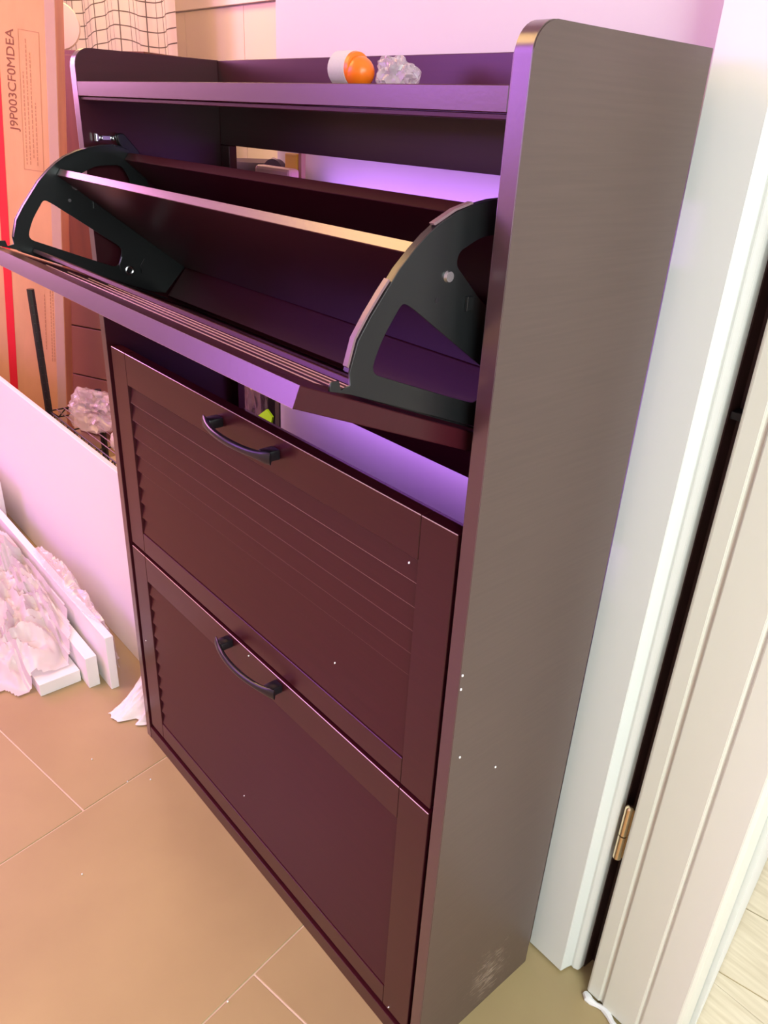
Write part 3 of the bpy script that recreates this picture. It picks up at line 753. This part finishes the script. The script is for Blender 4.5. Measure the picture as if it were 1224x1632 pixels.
# things on the trolley
cp2 = crumple('plastic_bag', mat('smoky_film', (0.13, 0.07, 0.09), 0.10, alpha=0.6, spec=1.0), -0.085, 0.3260, 0.551, 0.045, 0.014, 0.105, 21, sub=4, sharp=0.8)
tag(cp2, 'glossy smoky plastic bag seen through the lower slot', 'plastic bag')
bm = bmesh.new(); PT = [(-0.004, 0.631), (0.015, 0.621), (0.004, 0.585), (-0.004, 0.551), (-0.066, 0.551), (-0.058, 0.592)]
A = [bm.verts.new((x, 0.302, z)) for x, z in PT]; B = [bm.verts.new((x, 0.306, z)) for x, z in PT]
bm.faces.new(A); bm.faces.new(B[::-1])
for i in range(len(PT)): bm.faces.new((A[i], A[(i+1) % len(PT)], B[(i+1) % len(PT)], B[i]))
ls = from_bm('lime_card', bm, LIME); tag(ls, 'lime green card standing behind the cabinet by the lower slot', 'card')
pan = thing('frying_pan', 'grey pan lying on the black trolley, seen through the upper slot', 'pan', (-0.15, 0.40, 1.0305)); pan.scale = (0.7, 0.7, 0.7)
lathe('bowl', [(0, 0.07), (0.002, 0.08), (0.030, 0.105), (0.032, 0.106), (0.032, 0.103), (0.005, 0.078), (0.004, 0.001)], GREY, pan, Vector((0, 0, 1)), (0, 0, 0))
tube('handle', [(0.09, -0.03, 0.030), (0.14, -0.06, 0.040), (0.18, -0.085, 0.038)], 0.009, GREYD, pan)
pk = box('plastic_case', 0.066, 0.160, 0.2440, 0.2640, 1.0430, 1.0610, PINKB, None, 0.005); tag(pk, 'pink rounded plastic case seen through the upper slot', 'case')
box('foot', 0.076, 0.086, 0.2480, 0.2600, 1.0242, 1.0428, BPLA, pk, 0.001); box('foot', 0.135, 0.145, 0.2480, 0.2600, 1.0242, 1.0428, BPLA, pk, 0.001)
yc = box('yellow_packet', 0.108, 0.140, 0.2720, 0.2830, 1.0242, 1.0800, YEL, None, 0.002); tag(yc, 'small yellow packet standing behind the pink case', 'packet')
bp_ = box('wooden_stick', 0.144, 0.152, 0.2720, 0.2800, 1.0242, 1.16, mat('pinkish_wood', (0.50, 0.26, 0.18), 0.5), None, 0.001); tag(bp_, 'thin upright brown stick right of the yellow packet', 'stick')
rbn = thing('round_tin', 'dark round tin behind the pink case', 'tin', (0.070, 0.2800, 1.0242))
lathe('tin', [(-0.006, 0.014), (-0.006, 0.0225), (0.006, 0.0225), (0.006, 0.014)], GREYD, rbn, Vector((0.25, -1, 0)).normalized(), (0, 0, 0.0225))

# ------------------------------------------------------------------ crumbs of packing foam
GB = 'tiny white foam crumbs scattered on cabinet and floor'
bead_me = None
def bead(x, y, z, r, lab, grp):
    global bead_me
    if bead_me is None:
        bm = bmesh.new(); bmesh.ops.create_icosphere(bm, subdivisions=1, radius=1)
        for v in bm.verts: v.co *= 1 + 0.3*noise.noise(v.co*2)
        bmesh.ops.scale(bm, vec=(0.7, 0.8, 1.15), verts=bm.verts)
        o = from_bm('foam_crumb', bm, BEAD, None, True); bead_me = o.data
    else: o = bpy.data.objects.new('foam_crumb', bead_me); C.objects.link(o)
    o.scale = (r, r, r); o.location = (x, y, z); tag(o, lab, 'foam crumb', grp)
SIDEB = [('tiny foam crumb on right side panel front edge, upper of the close pair', 0.002, 0.657), ('tiny foam crumb on right side panel front edge, lower of the close pair', 0.002, 0.640),
         ('white foam crumb on right side panel below the close pair', 0.013, 0.545), ('faint foam crumb further in on the right side panel', 0.077, 0.492), ('white foam crumb at the foot of right side panel', 0.045, 0.030)]
for lab, y, z in SIDEB: bead(0.8010, y, z, 0.0016, lab, 'foam crumbs stuck to the side panel')
FRONTB = [('bright foam crumb low on the right half of middle door', 0.600, 0.547, 0.0035), ('foam crumb low on the louvers of the bottom door', 0.370, 0.134, 0.0035), ('foam crumb on left stile of the bottom door', 0.041, 0.253, 0.0010),
          ('foam crumb near top right corner of middle door', 0.716, 0.743, 0.0020), ('foam crumb between the feet of the bottom door handle', 0.405, 0.440, 0.0010), ('foam crumb at bottom right corner of the bottom door', 0.740, 0.048, 0.0010)]
for lab, x, z, yf_ in FRONTB: bead(x, yf_, z, 0.0014, lab, 'foam crumbs stuck to the doors')
FLOORB = [('biggest foam crumb on the floor tile beside cabinet', 0.119, -0.051), ('foam crumb lying on the grout line near cabinet', 0.098, -0.087), ('small foam crumb alone in the middle of big floor tile', 0.240, -0.230),
          ('foam crumb on the grout line at bottom of photo', 0.570, -0.152), ('small foam crumb on floor tile near the white foam sheet', 0.003, -0.116)]
for lab, x, y in FLOORB: bead(x, y, 0.0016, 0.0019, lab, 'foam crumbs on the floor')
